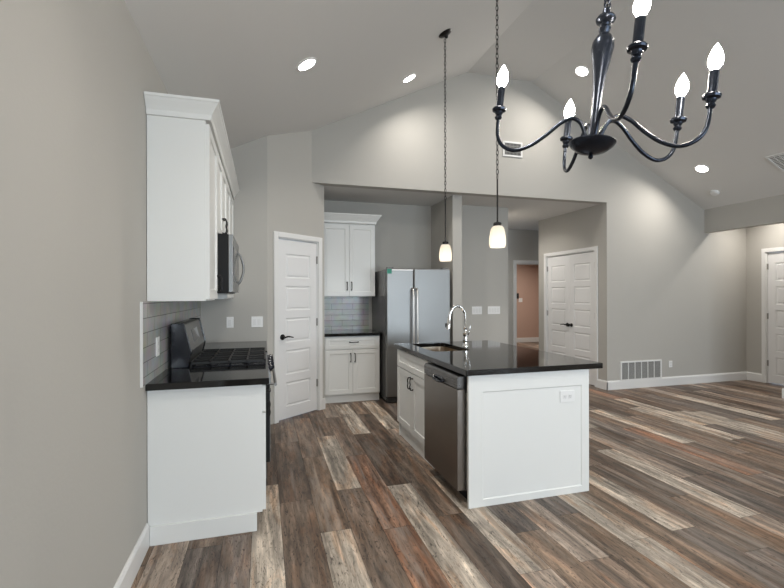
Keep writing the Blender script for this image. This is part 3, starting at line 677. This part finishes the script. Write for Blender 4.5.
# recessed lights
def downlight(label, x, y, power, ztop=None, visible=True):
    a = 0 if (ztop is not None or XA < x < XB) else (SR if x >= XB else -SLA)
    z = ztop if ztop is not None else zc(x)
    c = thing('recessed_light', label, 'ceiling light', group=None); c.matrix_world = Matrix.Translation((x, y, z)) @ Matrix.Rotation(a, 4, 'Y')
    MB().lathe([(.090, -.0005), (.090, -.004), (.078, -.009), (.074, -.009), (.072, -.004), (.072, -.0005)], 32, cap=False).build('trim_ring', M['trim'], c, smooth=True)
    MB().lathe([(.0725, -.006), (.0725, -.003)], 32).build('lens', M['lens'], c)
    l = bpy.data.lights.new('downlight_lamp', 'AREA'); l.shape = 'DISK'; l.size = .13; l.energy = power; l.color = WARM; l.spread = R(150)
    o = bpy.data.objects.new('downlight_lamp', l); COL.objects.link(o); o.parent = c; o.location = (0, 0, -.012)
    return c
downlight('round recessed light in the left slope, nearest the wall cabinets', .952, 3.468, 8)
downlight('round recessed light in the left slope close to the pendant canopy', 2.216, 4.582, 6)
downlight('round recessed light behind the chandelier stem', 4.488, 4.487, 9)
downlight('round recessed light in the right slope, beside the smoke detector', 6.546, 4.544, 8)
for x, y in ((.95, 1.2), (4.488, 1.2), (6.546, 1.2), (2.2, -1.6), (5.6, -1.6)):  # unseen lights added to even out the room lighting
    downlight('added unseen recessed light in the vaulted ceiling over the living room', x, y, 9)['group'] = 'added recessed lights outside the picture'
downlight('round recessed light in the passage ceiling behind the beam', 7.86, 4.55, 6, ZX-.0)
downlight('added unseen recessed light at the right end of the hall ceiling', 6.9, 7.25, .6, ZH)  # added hall light, kept out of sight
downlight('added hidden recessed light at the left side of the hall ceiling', 4.55, 6.5, 8, ZH)  # added behind the switch wall to brighten the double door
downlight('round recessed light in the room behind the doorway', 7.2, 9.6, 22, ZH)
c = thing('smoke_detector', 'round white smoke detector on the right ceiling slope', 'smoke detector'); c.matrix_world = Matrix.Translation((7.043, 4.732, zc(7.043))) @ Matrix.Rotation(SR, 4, 'Y')
MB().lathe([(.058, 0), (.058, -.022), (.048, -.034), (.02, -.036)], 28).build('detector_body', M['plate'], c, smooth=True)
o = MB().lathe([(.052, 0), (.052, -.006), (.04, -.02), (.01, -.022)], 20, Matrix.Translation((7.82, RY-.0, 1.38)) @ Matrix.Rotation(R(90), 4, 'X')); 
c = thing('thermostat', 'small black wall control seen through the hall doorway', 'thermostat', (7.83, RY, 1.37)); MB().box(-.035, .035, -.02, 0, -.08, .08).build('thermostat_body', M['slot'], c, bevel=.004)
outlet('white switch plate on the far wall through the hall doorway', (7.93, RY, 1.245), 0, w=.12, h=.115, kind='switch', gangs=2)

# ------------------------------------------------------------------ pendants
def chain(b, p0, p1, L=.046, w=.0095, r=.0026):
    p0 = Vector(p0); p1 = Vector(p1); d = (p1-p0); n = max(1, int(d.length/(L*.78))); d.normalize()
    for k in range(n):
        cpt = p0+d*(L*.78)*(k+.5); rot = k % 2; pts = []
        for q in range(10):
            a = 2*PI*q/10; u = math.cos(a)*w; s_ = math.sin(a)*L/2
            pts.append(cpt+d*s_+(Vector((u, 0, 0)) if rot else Vector((0, u, 0))))
        b.tube(pts, r, 5, closed=True)
    return b
def pendant(label, x, y, zb, rod):
    zt = zc(x); c = thing('pendant_light', label, 'pendant light', (x, y, zb), 0, None); h = .165
    prof = [(.052, 0), (.057, .008), (.0605, .03), (.0605, .055), (.058, .085), (.0535, .115), (.048, .138), (.040, .153), (.030, .160), (.027, .163)]
    MB().lathe(prof, 32, cap=False).build('lamp_shade', M['shade'], c, smooth=True)
    MB().lathe([(.008, .115), (.016, .10), (.024, .07), (.027, .05), (.024, .032), (.014, .02), (.003, .016)], 20).build('bulb', M['pendbulb'], c, smooth=True)
    MB().lathe([(.031, .150), (.031, .178), (.026, .186), (.009, .190), (.006, .20), (.006, .20+rod)], 20).build('socket_cap', M['black'], c, smooth=True)
    b = MB(); chain(b, (0, 0, .20+rod), (0, 0, zt-zb-.045)); 
    T0 = Vector((0, 0, .20+rod)); b.tube([(.006*math.sin(i*1.3), .006*math.cos(i*1.1), .20+rod+i*(zt-zb-.03-.2-rod)/40) for i in range(41)], .0013, 5)
    b.build('chain', M['black'], c)
    MB().lathe([(.066, .0), (.066, -.006), (.055, -.018), (.02, -.028), (.010, -.05)], 28, Matrix.Translation((0, 0, zt-zb)) @ Matrix.Rotation(-SLA, 4, 'Y')).build('ceiling_canopy', M['black'], c, smooth=True)
    l = bpy.data.lights.new('pendant_lamp', 'POINT'); l.energy = .35; l.color = (1, .90, .78); l.shadow_soft_size = .03
    o = bpy.data.objects.new('pendant_lamp', l); COL.objects.link(o); o.parent = c; o.location = (0, 0, -.035)
    return c
pendant('far pendant of the pair over the island, frosted shade on a dark chain', 2.295, 3.762, 1.728, .35)
pendant('near pendant of the pair over the island, frosted shade on a dark chain', 2.295, 2.822, 1.757, .31)

# ------------------------------------------------------------------ chandelier
up = Vector((.1054, -.0342, 1)).normalized(); e1 = Vector((0, 1, 0)).cross(up).normalized(); e2 = up.cross(e1)
c = thing('chandelier', 'dark metal five-arm candle chandelier hanging slightly tilted on a chain in the foreground', 'chandelier')
rot = Matrix((e1, e2, up)).transposed().to_4x4(); c.matrix_world = Matrix.Translation((1.6184, 1.1023, 1.9996)) @ rot
MB().lathe([(.003, -.172), (.007, -.168), (.007, -.162), (.004, -.158), (.020, -.155), (.045, -.146), (.062, -.132), (.068, -.122), (.066, -.119), (.02, -.112), (.012, -.112)], 36).build('bowl', M['pewter'], c, smooth=True)
MB().lathe([(.014, -.118), (.011, -.10), (.0105, -.06), (.0125, -.01), (.016, .05), (.021, .10), (.028, .145), (.0325, .175), (.031, .195), (.022, .213), (.013, .222), (.016, .230), (.018, .238), (.012, .245), (.014, .252), (.026, .259), (.029, .267), (.025, .275), (.013, .280), (.011, .300), (.004, .303)], 32).build('stem', M['pewter'], c, smooth=True)
prof = [(.020, -.122), (.024, -.092), (.040, -.056), (.066, -.040), (.098, -.054), (.140, -.092), (.185, -.124), (.232, -.138), (.272, -.122), (.293, -.085), (.297, -.02)]
arm0 = None; PH = 1.9501
for a in (-.5327, .764, 2.0505, 2.6083, 3.9555):
    T = Matrix.Rotation(PH-a, 4, 'Z')
    b = MB(); b.tube(cr([(r_, 0, z_) for r_, z_ in prof], 7), .0062, 12, T=T); ar = b.build('arm', M['pewter'], c, smooth=True)
    Tc = T @ Matrix.Translation((.297, 0, 0))
    MB().lathe([(.005, -.034), (.010, -.030), (.0125, -.024), (.009, -.016), (.012, -.012), (.014, -.006), (.022, -.002), (.0235, .004), (.021, .008), (.013, .009)], 24, Tc).build('candle_cup', M['pewter'], ar, smooth=True)
    MB().lathe([(.0122, .009), (.0122, .076), (.010, .078)], 20, Tc).build('candle_sleeve', M['pewter'], ar, smooth=True)
    MB().lathe([(.0085, .078), (.011, .084), (.0175, .096), (.0188, .107), (.0165, .121), (.0105, .138), (.004, .150), (.001, .155)], 20, Tc).build('bulb', M['bulb'], ar, smooth=True)
top = rot.inverted() @ Vector((0, 0, 1))
inv = c.matrix_world.inverted()
wt = c.matrix_world @ Vector((0, 0, .318)); zt = zc(wt.x)
b = MB(); b.tube([(.011*math.cos(k*PI/6), 0, .312+.014*math.sin(k*PI/6)) for k in range(12)], .0025, 6, closed=True)
bb = MB(); chain(bb, wt, (wt.x, wt.y, zt-.04), L=.042, w=.012, r=.0024)
bb.tube([(wt.x+.009*math.sin(i*.9), wt.y+.009*math.cos(i*.9), wt.z-.02+i*(zt-wt.z)/60) for i in range(61)], .0016, 5)
b.add(bb.v, bb.f, inv); b.build('chain', M['pewter'], c)
MB().lathe([(.065, 0), (.063, -.012), (.04, -.03), (.012, -.04)], 28, inv @ Matrix.Translation((wt.x, wt.y, zt)) @ Matrix.Rotation(-SLA, 4, 'Y')).build('ceiling_canopy', M['pewter'], c, smooth=True)
